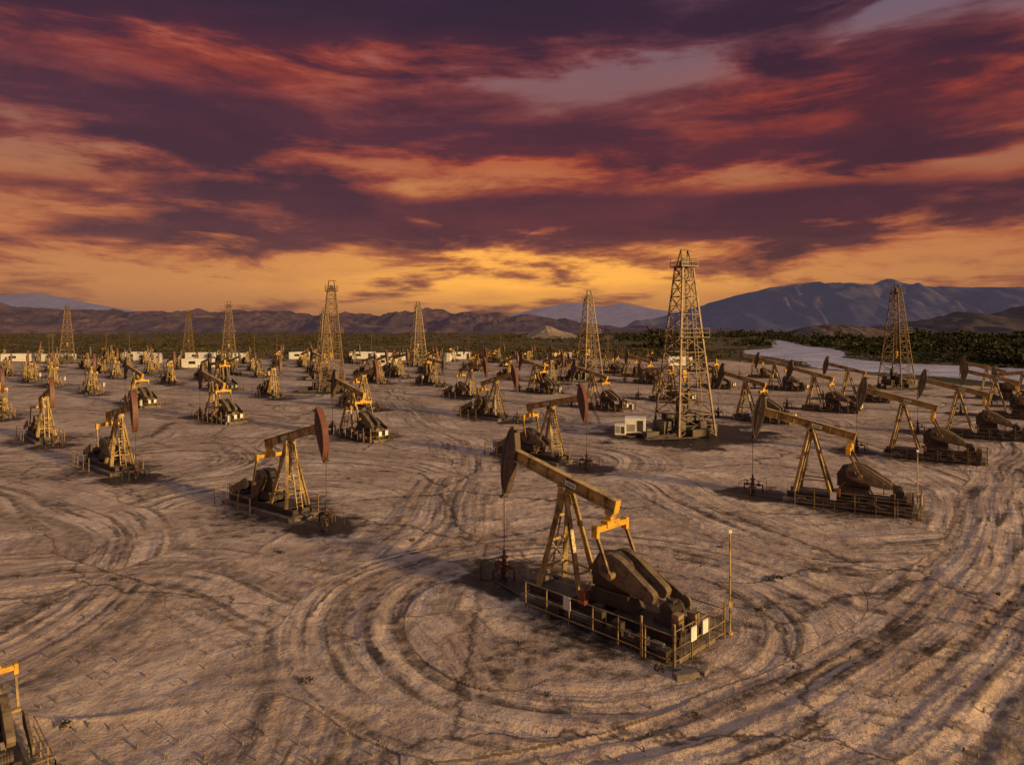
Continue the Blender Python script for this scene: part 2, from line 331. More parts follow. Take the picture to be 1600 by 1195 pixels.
# ---------------------------------------------------------------- derricks
def derrick_meshes(H=19.2,b0=2.5,b1=.72,panels=9):
    hw=lambda z:b0+(b1-b0)*z/H
    fr=MB(); zs=[H*(1-(1-i/panels)**1.15) for i in range(panels+1)]
    c=[(-1,-1),(1,-1),(1,1),(-1,1)]
    for i in range(4):
        fr.bar((c[i][0]*b0,c[i][1]*b0,-.1),(c[i][0]*b1,c[i][1]*b1,H),.19,.19)
    for k in range(panels+1):
        z=zs[k]; w=hw(z)
        for i in range(4):
            a=c[i]; d=c[(i+1)%4]
            if k>0: fr.bar((a[0]*w,a[1]*w,z),(d[0]*w,d[1]*w,z),.1,.1)
            if k<panels:
                z2=zs[k+1]; w2=hw(z2)
                fr.bar((a[0]*w,a[1]*w,z),(d[0]*w2,d[1]*w2,z2),.07,.07); fr.bar((d[0]*w,d[1]*w,z),(a[0]*w2,a[1]*w2,z2),.07,.07)
                zm=(z+z2)/2; wm=hw(zm)
                fr.bar((a[0]*wm,a[1]*wm,zm),(d[0]*wm,d[1]*wm,zm),.055,.055)
    frm=fr.mesh('lattice_frame',[LAT])
    cp=MB(); cp.box((0,0,H+.06),(2.3,2.3,.12)); 
    for i in range(4):
        a=c[i]; d=c[(i+1)%4]; 
        for z in(.55,1.0): cp.bar((a[0]*1.12,a[1]*1.12,H+z),(d[0]*1.12,d[1]*1.12,H+z),.05)
        for t in(0,.5): cp.bar((a[0]*1.12*(1-t)+d[0]*1.12*t,a[1]*1.12*(1-t)+d[1]*1.12*t,H),(a[0]*1.12*(1-t)+d[0]*1.12*t,a[1]*1.12*(1-t)+d[1]*1.12*t,H+1.0),.05)
    cpm=cp.mesh('crown_platform',[LAT])
    gp=MB()
    gp.box((0,0,H+.4),(1.0,.5,.5)); 
    for y in(-.15,.15): gp.cyl((0,y-.05,H+.75),(0,y+.05,H+.75),.38,14)
    for sx in(-1,1):
        gp.bar((sx*.7,-.5,H+.1),(sx*.45,0,H+2.0),.1); gp.bar((sx*.7,.5,H+.1),(sx*.45,0,H+2.0),.1)
    gp.bar((-.55,0,H+2.0),(.85,0,H+2.0),.12)
    gpm=gp.mesh('crown_block',[STEEL])
    mp=MB(); z=H*.58; w=hw(z)+.55
    for i in range(4):
        a=c[i]; d=c[(i+1)%4]
        mp.bar((a[0]*w*.94,a[1]*w*.94,z),(d[0]*w*.94,d[1]*w*.94,z),.5,.08)
        for hh in(.5,1.): mp.bar((a[0]*w,a[1]*w,z+hh),(d[0]*w,d[1]*w,z+hh),.05)
        for t in(0,.33,.66):
            p=(a[0]*w*(1-t)+d[0]*w*t,a[1]*w*(1-t)+d[1]*w*t); mp.bar((p[0],p[1],z-.05),(p[0],p[1],z+1),.05)
    mpm=mp.mesh('working_platform',[LAT])
    la=MB(); p0=Vector((.6,-b0-.12,0)); p1=Vector((.25,-b1-.12,H))
    for s_ in(-.22,.22): la.bar(p0+Vector((s_,0,0)),p1+Vector((s_,0,0)),.05)
    for i in range(50):
        p=p0.lerp(p1,(i+.5)/50); la.bar(p-Vector((.22,0,0)),p+Vector((.22,0,0)),.03)
    lam=la.mesh('ladder',[LAT])
    fl=MB(); fl.box((0,0,.75),(4.7,4.7,.14)); 
    for x in(-2,0,2):
        for y in(-2,0,2): fl.box((x,y,.3),(.25,.25,.8))
    fl.box((.9,.5,1.6),(1.6,1.9,1.5)); fl.cyl((-1.4,-.6,1.4),(-.2,-.6,1.4),.55,14); fl.box((-.8,-.6,.95),(1.4,.5,.4)); fl.box((-1.2,1.4,1.5),(1.2,1.0,1.4))
    fl.box((1.5,-1.3,1.2),(1.0,.9,.8)); fl.box((-.1,.9,2.6),(.5,.5,2.4)); fl.cyl((1.9,1.9,.8),(1.9,1.9,4.2),.1,8)
    fl.box((-3.0,0,.9),(1.0,2.2,1.5)); fl.box((2.9,-.8,.7),(.9,1.8,1.1)); fl.box((0,-2.9,.5),(2.4,.7,.8)); fl.box((-1.6,-1.5,1.5),(.9,.8,1.4))
    fl.cyl((0,0,.8),(0,0,3.2),.12,10); fl.cyl((-2.5,-2.2,.35),(-6.,-2.6,.1),.13,8); fl.cyl((-2.5,-1.6,.3),(-6.3,-1.7,.12),.13,8); fl.box((-3.6,-2.1,.12),(1.2,1.6,.25)); fl.box((-5.3,-1.2,.35),(1.6,.9,.7)); fl.cyl((-4.9,.6,.5),(-3.3,.6,.5),.45,14)
    for k in range(5): fl.cyl((-7.,-3.0+k*.16,.12),(-1.,-4.0+k*.16,.12),.06,6)
    for k in range(4): fl.cyl((-8.,-1.+k*.3,.12),(-3.,1.5+k*.2,.12),.07,6)
    flm=fl.mesh('drill_floor',[STEEL],.0)
    tb=MB(); zt=H*.36; tb.box((0,0,zt),(.5,.4,.9)); tb.cyl((0,0,zt-.45),(0,0,zt-1.0),.12,8)
    for x in(-.15,.15): tb.cyl((x,0,zt+.4),(x,0,H),.02,6)
    tbm=tb.mesh('travelling_block',[YEL])
    return [frm,cpm,gpm,mpm,lam,flm,tbm]
DM=derrick_meshes()
def derrick(x,y,rot,s=1.,lab=None):
    o=link('oil_derrick',None,None,(x,y,0),(0,0,math.radians(rot)),label=lab or 'tall rusty lattice steel oil derrick standing on the field',category='oil derrick',group='oil derricks across the field'); o.scale=(s,s,s)
    for m in DM: link(m.name.split('.')[0],m,o)
derrick(19.9,80.,22,1.0,'tall steel lattice derrick with crown platform beside white equipment cabin')
DER=[(-35.5,136,20,1.02,None),(-45.5,168,35,.82,None),(-92.5,226,25,1.,None),(-160,249,30,1.,None),(-149.5,320,20,1.,None),(-31,228,30,1.,None),(18.2,164,25,1.,None),(80,144,30,1.02,'steel lattice derrick near trees along the river bank')]
for d in DER: derrick(*d)
# ---------------------------------------------------------------- equipment cabin, tanks, offices
def cabin(x,y,rot,L,W,H,lab,name='site_cabin',grp=None):
    o=link(name,None,None,(x,y,0),(0,0,math.radians(rot)),label=lab,category='cabin')
    if grp:o['group']=grp
    b=MB(); b.box((0,0,.3+H/2),(L,W,H)); b.box((0,0,.15),(L*.95,W*.9,.3),1)
    for i in range(int(L/.5)): b.box((-L/2+.25+i*.5,-W/2-.012,.3+H/2),(.06,.03,H*.92))
    link('wall',b.mesh('wall',[WHITE,STEEL],.01),o)
    b=MB(); b.prism([(-L/2-.1,.3+H),(L/2+.1,.3+H),(L/2+.1,.36+H),(0,.5+H),(-L/2-.1,.36+H)],-W/2-.1,W/2+.1); link('roof',b.mesh('roof',[WHITE]),o)
    b=MB(); b.box((L*.3,-W/2-.05,.3+H*.42),(.8,.05,H*.8)); b.box((L*.3+.3,-W/2-.09,.3+H*.4),(.1,.05,.05)); link('door',b.mesh('door',[STEEL]),o)
    b=MB(); b.box((-L*.15,-W/2-.04,.3+H*.6),(L*.22,.04,H*.3)); b.box((-L*.15,-W/2-.06,.3+H*.44),(L*.25,.06,.05)); link('window',b.mesh('window',[GLASS]),o)
def genset(x,y,rot,L,W,H,lab):
    o=link('equipment_unit',None,None,(x,y,0),(0,0,math.radians(rot)),label=lab,category='equipment unit')
    b=MB(); b.box((0,0,.35+H/2),(L,W,H)); b.box((0,0,.37+H),(L+.06,W+.06,.05))
    link('housing',b.mesh('housing',[WHITE],.03),o)
    b=MB()
    for k in range(8): b.box((-L*.2,-W/2-.02,.6+k*.1),(L*.4,.04,.05))
    b.box((L*.25,-W/2-.02,.35+H*.5),(L*.28,.04,H*.7)); link('louvre',b.mesh('louvre',[STEEL]),o)
    b=MB()
    for s_ in(-.4,.4): b.box((0,s_*W,.17),(L*1.25,.16,.3))
    for s_ in(-.4,.4): b.box((s_*L,0,.2),(.14,W,.2))
    link('skid',b.mesh('skid',[STEEL]),o)
genset(14.0,78.6,-12,2.3,1.8,1.7,'white metal generator unit on skid beside steel derrick')
genset(12.1,77.2,-12,1.2,1.3,1.1,'small grey white equipment box on skid beside generator unit')
for i,(x,y,r,L) in enumerate([(-182,256,2,12),(-167,255,0,11),(-138,262,8,9),(-121,270,-5,12),(-105,262,5,8),(-97,214,5,9),(-47,265,0,12),(-40,222,-8,8),(55,228,5,8),(-60,278,0,10),(-84,276,3,9),(-20,276,0,8),(20,272,-4,7),(-150,276,0,10)]):
    cabin(x,y,r,L,3,2.7,'white site cabin with door and window at field edge','site_cabin','site cabins along the field edge')
def tankmesh():
    b=MB(); b.cyl((0,0,0),(0,0,3.0),1.6,28,0); b.cyl((0,0,3.0),(0,0,3.3),1.63,28,0,.3)
    for z in(1.,2.): b.cyl((0,0,z),(0,0,z+.06),1.65,28,0)
    body=b.mesh('tank_shell',[WHITE]); b=MB()
    for s_ in(-.2,.2): b.bar((s_,-1.72,0),(s_,-1.72,3.6),.05)
    for i in range(9): b.bar((-.2,-1.72,.3+i*.38),(.2,-1.72,.3+i*.38),.03)
    return body,b.mesh('ladder',[STEEL])
TB,TL=tankmesh()
for x,y in[(-128,250),(-72,256),(-52,262),(-24,262),(-150,268)]:
    o=link('storage_tank',None,None,(x,y,0),(0,0,.3),label='small white cylindrical storage tank with ladder on dusty ground',category='storage tank',group='white storage tanks')
    link('tank_shell',TB,o); link('ladder',TL,o)
def polemesh():
    b=MB(); b.cyl((0,0,-.2),(0,0,10.5),.16,8,0,.1); b.bar((-1.2,0,9.8),(1.2,0,9.8),.12,.14); b.bar((-.9,0,9.1),(.9,0,9.1),.1,.12)
    for x in(-1.1,-.5,.5,1.1): b.cyl((x,0,9.85),(x,0,10.1),.05,6)
    return b.mesh('utility_pole',[WOOD])
PM=polemesh()
for x,y in[(-182,272),(-186,280),(-170,290),(-176,300),(-140,300),(-108,290),(-60,295),(-5,300),(-130,235),(40,290),(-199,300),(-85,250),(-15,240),(30,215)]:
    link('utility_pole',PM,None,(x,y,0),(0,0,rr.uniform(-.5,.5)),label='wooden utility pole with crossarms standing by the oil field',category='utility pole',group='utility poles by the field')
b=MB(); b.cyl((0,0,-.1),(0,0,4.0),.034,10,0); b.box((0,0,4.05),(.13,.1,.13),1); b.cyl((0,0,0),(0,0,.1),.12,10,0); b.box((0,-.05,1.2),(.16,.08,.24),0)
MP=b.mesh('marker_pole',[PAINT,WHITE])
link('marker_pole',MP,None,(8.6,27.3,0),label='thin metal marker pole standing at corner of pumpjack railing',category='pole')
link('marker_pole',MP,None,(26.6,45.4,0),label='thin metal marker pole standing beside pumpjack railing',category='pole')
# ---------------------------------------------------------------- ground
def vn(x,y,seed=0):
    xi=np.floor(x);yi=np.floor(y);fx=x-xi;fy=y-yi;fx=fx*fx*(3-2*fx);fy=fy*fy*(3-2*fy)
    def h(a,b):
        s=np.sin(a*127.1+b*311.7+seed*74.7)*43758.5453; return s-np.floor(s)
    return (h(xi,yi)*(1-fx)+h(xi+1,yi)*fx)*(1-fy)+(h(xi,yi+1)*(1-fx)+h(xi+1,yi+1)*fx)*fy
def fbm(x,y,o=4,seed=0,g=.5):
    r=0;a=1;t=0
    for i in range(o): r=r+a*(vn(x*2**i,y*2**i,seed+i)-.5)*2; t+=a; a*=g
    return r/t
RIV=[(279,800),(308,800),(218,515),(202,440),(178,371),(143,302),(137,255),(148,232),(158,207),(168,184),(186,150),(176,118),(130,130),(117,152),(112,175),(107,196),(98,216),(103,235),(110,262),(116,305),(120,355),(137,405),(165,438),(198,519)]
def polydist(X,Y,P):
    ins=np.zeros(X.shape,bool); D=np.full(X.shape,1e9); n=len(P)
    for i in range(n):
        x1,y1=P[i];x2,y2=P[(i+1)%n]
        c=((y1>Y)!=(y2>Y)); xx=(x2-x1)*(Y-y1)/((y2-y1) if y2!=y1 else 1e-9)+x1; ins^=(c&(X<xx))
        dx,dy=x2-x1,y2-y1; t=np.clip(((X-x1)*dx+(Y-y1)*dy)/(dx*dx+dy*dy),0,1)
        D=np.minimum(D,np.hypot(X-x1-t*dx,Y-y1-t*dy))
    return np.where(ins,-D,D)
fine=np.radians(np.linspace(-48,48,1000)); rest=np.radians(np.linspace(48,312,70)[1:-1]); az=np.concatenate([fine,rest]); NA=len(az)
rad=np.concatenate([np.geomspace(6,18,60),np.geomspace(18,110,430)[1:],np.geomspace(110,320,130)[1:],np.geomspace(320,900,95)[1:],np.geomspace(900,15000,36)[1:]]); NR=len(rad)
RR,AA=np.meshgrid(rad,az,indexing='ij'); X=(RR*np.sin(AA)).ravel(); Y=(RR*np.cos(AA)).ravel()
ROADS=[[(-6,15),(0,17),(6.3,19.8),(11.5,22.4),(18,27.5),(25.5,36),(33,46),(42,58),(52,70),(66,86)],
 [(-6,14),(-5.3,19.2),(-5.9,26.7),(-5.6,33.7),(-4.3,47),(-5,70),(-13,96),(-22,130),(-30,170)],
 [(-34,31),(-25,33.7),(-16.4,35.5),(-10,31),(-5.4,28),(-2,20),(-1,14)],
 [(-70,72),(-47,63),(-32,70),(-11.7,63),(-2,56.6),(10.6,56),(13.8,43),(17.4,37.6),(25,38.7),(34,41)],
 [(-110,118),(-60,101),(-30,88),(0,80),(14,72),(30,80),(60,92),(90,118)],
 [(-120,150),(-50,130),(10,122),(60,128),(95,150)],[(-150,200),(-50,182),(20,185),(70,190)],
 [(-30,16),(-20,24),(-22,40),(-38,52),(-60,66)],[(26,20),(24,28),(27,40),(34,52),(36,75),(20,98),(15,130),(10,180)]]
def dense(P,st=.7):
    out=[];n=len(P)
    for i in range(n-1):
        p0=P[max(i-1,0)];p1=P[i];p2=P[i+1];p3=P[min(i+2,n-1)]
        k=max(2,int(math.hypot(p2[0]-p1[0],p2[1]-p1[1])/st))
        for j in range(k):
            t=j/k; out.append([.5*(2*p1[c]+(-p0[c]+p2[c])*t+(2*p0[c]-5*p1[c]+4*p2[c]-p3[c])*t*t+(-p0[c]+3*p1[c]-3*p2[c]+p3[c])*t**3) for c in(0,1)])
    return np.array(out)
act=(Y>10)&(np.hypot(X,Y)<325)&(np.abs(AA.ravel())<.9)
ax,ay=X[act],Y[act]
wx=ax+1.2*fbm(ax*.08,ay*.08,2,3); wy=ay+1.2*fbm(ax*.08+40,ay*.08,2,5)
lane=np.zeros(ax.shape);mask=np.zeros(ax.shape);oil=np.zeros(ax.shape);flat=np.zeros(ax.shape)
for i,((cx,cy),(wlx,wly,_)) in enumerate(zip(cents,wells)):
    sel=np.where((np.abs(ax-cx)<20)&(np.abs(ay-cy)<20))[0]
    if len(sel)==0: continue
    th_=np.arctan2(wy[sel]-cy,wx[sel]-cx); ph=rr.uniform(0,6.28)
    r=np.hypot((wx[sel]-cx)*1.0,(wy[sel]-cy)*(1+.2*math.sin(ph)))+1.0*np.sin(th_+ph); mk=np.exp(-((r-10.3)/4.4)**4)*(1.05 if i==0 else (.62+.35*np.sin(th_+ph*2)))
    L=lane[sel];M=mask[sel]; up=mk>M; L[up]=(r+i*31.)[up]; M[up]=mk[up]; lane[sel]=L; mask[sel]=M
    rw=np.hypot(ax[sel]-wlx,ay[sel]-wly)*(1+.5*fbm(ax[sel]*.7,ay[sel]*.7,3,9)); rc=np.hypot(ax[sel]-cx,ay[sel]-cy)*(1+.4*fbm(ax[sel]*.5,ay[sel]*.5,3,19))
    oil[sel]=np.maximum(oil[sel],np.maximum(np.clip(2.0-rw/1.6,0,1),.72*np.clip(1.6-rc/4.4,0,1)))
    flat[sel]=np.maximum(flat[sel],np.clip(1.6-rc/6,0,1))
for ri,P in enumerate(ROADS):
    D=dense(P,.6 if ri in(0,1,2) else (1.0 if ri<5 else 2.5))
    sel=(wx>D[:,0].min()-9)&(wx<D[:,0].max()+9)&(wy>D[:,1].min()-9)&(wy<D[:,1].max()+9)
    bx,by=wx[sel],wy[sel]; bb=np.full(bx.shape,1e9); sg=np.zeros(bx.shape)
    T=np.gradient(D,axis=0); T/=np.hypot(T[:,0],T[:,1])[:,None]
    for (qx,qy),(tx,ty) in zip(D,T):
        d=(bx-qx)**2+(by-qy)**2; mm=d<bb; bb[mm]=d[mm]; s_=((bx-qx)*ty-(by-qy)*tx); sg[mm]=s_[mm]
    d=sg; dd=np.maximum(np.abs(sg),np.where(bb>9,np.sqrt(bb),0)); w=4.4; mk=np.exp(-(dd/w)**4)*(1.25 if ri==0 else .95)
    L=lane[sel];M=mask[sel]; up=mk>M; L[up]=(d+ri*17)[up]; M[up]=mk[up]; lane[sel]=L; mask[sel]=M
for j,(dx,dy,*_) in enumerate([(19.9,80.)]+DER):
    r=np.hypot(ax-dx,ay-dy)*(1+.4*fbm(ax*.4,ay*.4,3,29)); oil=np.maximum(oil,np.clip((2.6 if j==0 else 1.9)-r/4.8,0,1)); flat=np.maximum(flat,np.clip(1.6-r/6,0,1))
for k in range(90):
    qx=rr.uniform(-70,70); qy=rr.uniform(22,120); q=rr.uniform(.5,2.2)
    sel=np.where((np.abs(ax-qx)<6)&(np.abs(ay-qy)<6))[0]
    r=np.hypot(ax[sel]-qx,(ay[sel]-qy)*1.4)*(1+.7*fbm(ax[sel]*.8,ay[sel]*.8,3,39)); oil[sel]=np.maximum(oil[sel],.45*np.clip(1.5-r/q,0,1))
nearf=np.clip(1.3-np.hypot(ax,ay)/90,0,1)
rut=(vn(lane*1.1,ax*.06-ay*.05,2)-.5)*mask; rut2=(vn(lane*2.4,ax*.14+ay*.12,4)-.5)*mask
brk=np.clip(.6+1.6*fbm(ax*.14,ay*.14,3,91),0,1)
rid=1-np.abs(fbm(ax*.16+2*fbm(ax*.05,ay*.05,2,51),ay*.22,4,61))*2.2
z=.16*fbm(ax*.07,ay*.07,3,1)+.07*fbm(ax*.45,ay*.45,4,7)*(1-.5*mask)+nearf*brk*(.18*rut+.09*rut2)+.14*np.clip(rid,0,1)**5*nearf*(1-.6*mask)+.035*nearf*fbm(ax*2.2,ay*2.2,3,17)
z=z*(1-.85*flat)
Z=np.zeros(X.shape); Z[act]=z-.02
far=np.hypot(X,Y)>320; Z[far]=.25*fbm(X[far]*.01,Y[far]*.01,2,3)
rs=(Y>100)&(Y<850)&(X>60)&(X<380); pd=polydist(X[rs]+3*fbm(X[rs]*.05,Y[rs]*.05,3,8),Y[rs],RIV); zz=Z[rs]; t=np.clip((2-pd)/4,0,1); Z[rs]=zz*(1-t)-1.6*t
shore=np.full(X.shape,1.); shore[rs]=np.clip(pd/9,0,1)
A_l=np.zeros(X.shape,np.float32);A_m=A_l.copy();A_o=A_l.copy();A_f=A_l.copy(); A_l[act]=lane;A_m[act]=mask;A_o[act]=oil
dY=284+10*fbm(X*.03,X*0,3,5)-Y; dX=padedge(X,Y)+7*fbm(Y*.05,X*0+3,3,6)-X
A_f[:]=np.clip(np.minimum(dY/14,dX/10)+.5,0,1)
V=np.column_stack([X,Y,Z]); V=np.vstack([V,[[0,0,0]]]); NV=len(V)
i0=(np.arange(NR-1)[:,None]*NA+np.arange(NA)[None,:]); i1=(np.arange(NR-1)[:,None]*NA+(np.arange(NA)[None,:]+1)%NA)
Q=np.stack([i0,i0+NA,i1+NA,i1],-1).reshape(-1,4); Tn=np.column_stack([np.full(NA,NV-1),np.arange(NA),(np.arange(NA)+1)%NA])
me=bpy.data.meshes.new('ground'); me.vertices.add(NV); me.vertices.foreach_set('co',V.astype(np.float32).ravel())
nl=len(Q)*4+len(Tn)*3; me.loops.add(nl); me.loops.foreach_set('vertex_index',np.concatenate([Q.ravel(),Tn.ravel()]).astype(np.int32))
me.polygons.add(len(Q)+len(Tn)); me.polygons.foreach_set('loop_start',np.concatenate([np.arange(len(Q))*4,len(Q)*4+np.arange(len(Tn))*3]).astype(np.int32))
me.update(calc_edges=True); me.validate(); me.polygons.foreach_set('use_smooth',np.ones(len(me.polygons),bool))
for nm,A in(('lane',A_l),('lmask',A_m),('oil',A_o),('pad',A_f),('shore',shore.astype(np.float32))):
    at=me.attributes.new(nm,'FLOAT','POINT'); at.data.foreach_set('value',np.append(A,0).astype(np.float32))
def ground_mat():
    m,g,b=newmat('dusty_rutted_earth')
    P=g.n.new('ShaderNodeNewGeometry').outputs['Position']; x,y,z=g.sep(P)
    lane=g.attr('lane');lm=g.attr('lmask');oil=g.attr('oil');pad=g.attr('pad');sh=g.attr('shore')
    n0=g.noise(P,.035,3,.5); n1=g.noise(P,.22,5,.66); n2=g.noise(P,1.3,5,.7); n3=g.noise(P,9.,3,.7)
    col=g.mix(g.sstep(n1,.36,.64),(.40,.295,.235),(.66,.52,.42))
    col=g.mix(g.m('MULTIPLY',g.sstep(n0,.42,.6),.35),col,(.46,.33,.255))
    col=g.mix(g.m('MULTIPLY',g.sstep(n2,.50,.66),.55),col,(.22,.155,.12))
    col=g.mix(g.m('MULTIPLY',g.sstep(n3,.53,.68),.5),col,(.16,.115,.09))
    # wheel tracks: broad soft bands plus a few finer ruts, both broken up
    jit=g.m('MULTIPLY',g.m('SUBTRACT',n2,.5),.5)
    ln=g.m('ADD',lane,jit)
    s1=g.noise(g.comb(g.m('MULTIPLY',ln,1.7),g.m('MULTIPLY',x,.11),g.m('MULTIPLY',y,.11)),1.,2,.5)
    s2=g.noise(g.comb(g.m('MULTIPLY',ln,.6),g.m('MULTIPLY',x,.03),g.m('MULTIPLY',y,.03)),1.,2,.5)
    tk=g.m('MAXIMUM',g.m('MULTIPLY',g.sstep(s1,.52,.64),.95),g.m('MULTIPLY',g.sstep(s2,.50,.62),.7))
    nb=g.m('ADD',g.m('MULTIPLY',n1,.5),g.m('MULTIPLY',n2,.5))
    br=g.m('ADD',.30,g.m('MULTIPLY',g.sstep(nb,.41,.56),.70))
    st=g.m('MULTIPLY',g.m('MULTIPLY',tk,lm),br,clamp=True)
    col=g.mix(g.m('MULTIPLY',st,.92),col,(.072,.051,.040))
    fl=g.m('ADD',g.m('ADD',g.m('MULTIPLY',y,.9),g.m('MULTIPLY',x,.45)),g.m('ADD',g.m('MULTIPLY',n0,9.),jit))
    s3=g.noise(g.comb(g.m('MULTIPLY',fl,.6),g.m('MULTIPLY',x,.14),g.m('MULTIPLY',y,.14)),1.,3,.6)
    st3=g.m('MULTIPLY',g.m('MULTIPLY',g.sstep(s3,.52,.64),g.sstep(n0,.38,.56)),g.sstep(nb,.43,.56))
    col=g.mix(g.m('MULTIPLY',st3,.75),col,(.085,.06,.047))
    vo=g.n.new('ShaderNodeTexVoronoi'); vo.feature='DISTANCE_TO_EDGE'; vo.inputs['Scale'].default_value=.075
    va=g.n.new('ShaderNodeVectorMath'); va.operation='ADD'; g.l.new(P,va.inputs[0]); g.l.new(g.comb(g.m('MULTIPLY',n2,1.6),g.m('MULTIPLY',n1,5.),0.),va.inputs[1]); g.l.new(va.outputs[0],vo.inputs['Vector'])
    ck=g.m('MULTIPLY',g.sstep(vo.outputs['Distance'],.012,.0),g.sstep(n0,.40,.48))
    col=g.mix(g.m('MULTIPLY',ck,.8),col,(.055,.04,.032))
    ow=g.sstep(g.m('ADD',oil,g.m('MULTIPLY',g.m('SUBTRACT',n2,.5),1.2)),.25,.85)
    col=g.mix(g.m('MULTIPLY',ow,.95),col,(.018,.014,.012))
    sc=g.noise(P,.02,4,.65); sc2=g.noise(P,.3,3,.6)
    far=g.mix(g.sstep(sc,.42,.6),(.055,.052,.025),(.21,.14,.075)); far=g.mix(g.sstep(sc2,.47,.6),far,(.035,.038,.018))
    far=g.mix(g.m('MULTIPLY',g.m('SUBTRACT',1.,sh),.8),far,(.05,.045,.03))
    pm=g.sstep(g.m('ADD',pad,g.m('MULTIPLY',g.m('SUBTRACT',n1,.5),.8)),.35,.65)
    col=g.mix(pm,far,col)
    g.l.new(col,b.inputs['Base Color'])
    g.l.new(g.m('SUBTRACT',.92,g.m('MULTIPLY',ow,.5)),b.inputs['Roughness'])
    h=g.m('ADD',g.m('MULTIPLY',n2,.42),g.m('MULTIPLY',n3,.11)); h=g.m('ADD',h,g.m('MULTIPLY',n1,.6)); h=g.m('SUBTRACT',h,g.m('MULTIPLY',s1,g.m('MULTIPLY',lm,.7)))
    g.l.new(g.bump(h,.3,.9),b.inputs['Normal']); b.inputs['Specular IOR Level'].default_value=.15
    return m
me.materials.append(ground_mat()); gr=link('ground',me,kind='structure')
# river
m,g,bs=newmat('river_water'); bs.inputs['Roughness'].default_value=.25
P=g.n.new('ShaderNodeNewGeometry').outputs['Position']; wn=g.noise(P,.5,4,.65); g.l.new(g.bump(wn,.7,.8),bs.inputs['Normal'])
wl=g.noise(P,.06,4,.65); g.l.new(g.mix(g.sstep(wl,.4,.62),(.34,.42,.58),(.58,.68,.90)),bs.inputs['Base Color'])  # pale blue base colour stands in for sky reflected on the water
pts=[]; n=len(RIV)
for i in range(n):
    p0=Vector(RIV[i-1]);p1=Vector(RIV[i]);p2=Vector(RIV[(i+1)%n]); d=((p1-p0).normalized()+(p2-p1).normalized()); d=d.normalized() if d.length>1e-3 else Vector((1,0))
    nn=Vector((d.y,-d.x))*-1; q=p1+nn*5; pts.append((q.x,q.y,-.18))
rm=bpy.data.meshes.new('river'); rm.from_pydata(pts,[],[tuple(range(n))]); rm.materials.append(m)
bm=bmesh.new(); bm.from_mesh(rm); bmesh.ops.recalc_face_normals(bm,faces=bm.faces)
for f in bm.faces:
    if f.normal.z<0: f.normal_flip()
bm.to_mesh(rm); bm.free(); link('river',rm,kind='structure')
# ---------------------------------------------------------------- hills
def hillmat(name,c1,c2,haze,sc=.01,bs_=.8):
    m,g,b=newmat(name); P=g.n.new('ShaderNodeNewGeometry').outputs['Position']
    n1=g.noise(P,sc,5,.65,.3); n2=g.noise(P,sc*6,3,.65)
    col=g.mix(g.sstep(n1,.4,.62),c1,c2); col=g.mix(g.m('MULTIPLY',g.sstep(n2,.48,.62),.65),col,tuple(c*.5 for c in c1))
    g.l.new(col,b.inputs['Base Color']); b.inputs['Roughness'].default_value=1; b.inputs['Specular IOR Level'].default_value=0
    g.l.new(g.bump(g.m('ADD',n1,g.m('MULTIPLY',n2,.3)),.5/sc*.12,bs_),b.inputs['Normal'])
    b.inputs['Emission Color'].default_value=(*haze,1); b.inputs['Emission Strength'].default_value=1.  # constant emission stands in for aerial haze in front of the hills
    return m
def ridge(name,Y0,depth,pts,mat,amp,freq,n=700,seed=0,jag=.0015,gg=.5):
    r=np.array([p[0] for p in pts]);h=np.array([p[1] for p in pts]); xs=np.linspace(r[0],r[-1],n); Hs=np.interp(xs,r,h)
    K=40; V=[];
    Yr=Y0+depth
    for k in range(K+8):
        t=k/K; yy=Y0+depth*t
        XX=xs*Yr
        base=np.maximum(Hs*Yr+12,-2)
        prof=np.clip(t,0,1)**1.2 if t<=1 else np.full(n,1-(t-1)*1.6)
        rg=1-np.abs(fbm(XX*freq+.9*fbm(XX*freq*.6,yy*freq*.6+XX*0,2,seed+9),yy*freq*.5+XX*0,5,seed,gg))*2.
        fade=np.sin(math.pi*min(t,1))**.8 if t<1 else 0
        top=jag*Yr*fbm(XX*freq*3,XX*0+1,4,seed+3,.5)
        zz=base*prof+(rg-.45)*amp*fade*np.clip(base/60,0,1)+top*np.clip(t,0,1)*np.clip(base/30,0,1)
        zz=np.where(base<1,-3,zz)-(3 if k==0 else 0)
        V.append(np.column_stack([XX,np.full(n,yy),zz]))
    V=np.vstack(V); K2=K+8
    a=(np.arange(K2-1)[:,None]*n+np.arange(n-1)[None,:]).ravel(); F=np.column_stack([a,a+1,a+1+n,a+n])
    me=bpy.data.meshes.new(name); me.from_pydata(V.tolist(),[],F.tolist()); me.materials.append(mat); me.polygons.foreach_set('use_smooth',np.ones(len(F),bool))
    link(name,me,kind='structure')
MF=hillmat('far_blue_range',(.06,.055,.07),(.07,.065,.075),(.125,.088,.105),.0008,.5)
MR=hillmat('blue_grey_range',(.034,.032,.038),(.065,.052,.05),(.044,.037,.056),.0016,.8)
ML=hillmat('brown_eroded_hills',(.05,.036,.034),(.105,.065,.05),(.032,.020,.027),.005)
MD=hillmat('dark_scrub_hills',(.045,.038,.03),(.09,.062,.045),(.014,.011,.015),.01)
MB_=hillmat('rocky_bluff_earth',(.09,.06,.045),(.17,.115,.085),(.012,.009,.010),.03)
MW=hillmat('pale_clay_mound',(.30,.23,.17),(.38,.29,.21),(.01,.008,.008),.03)
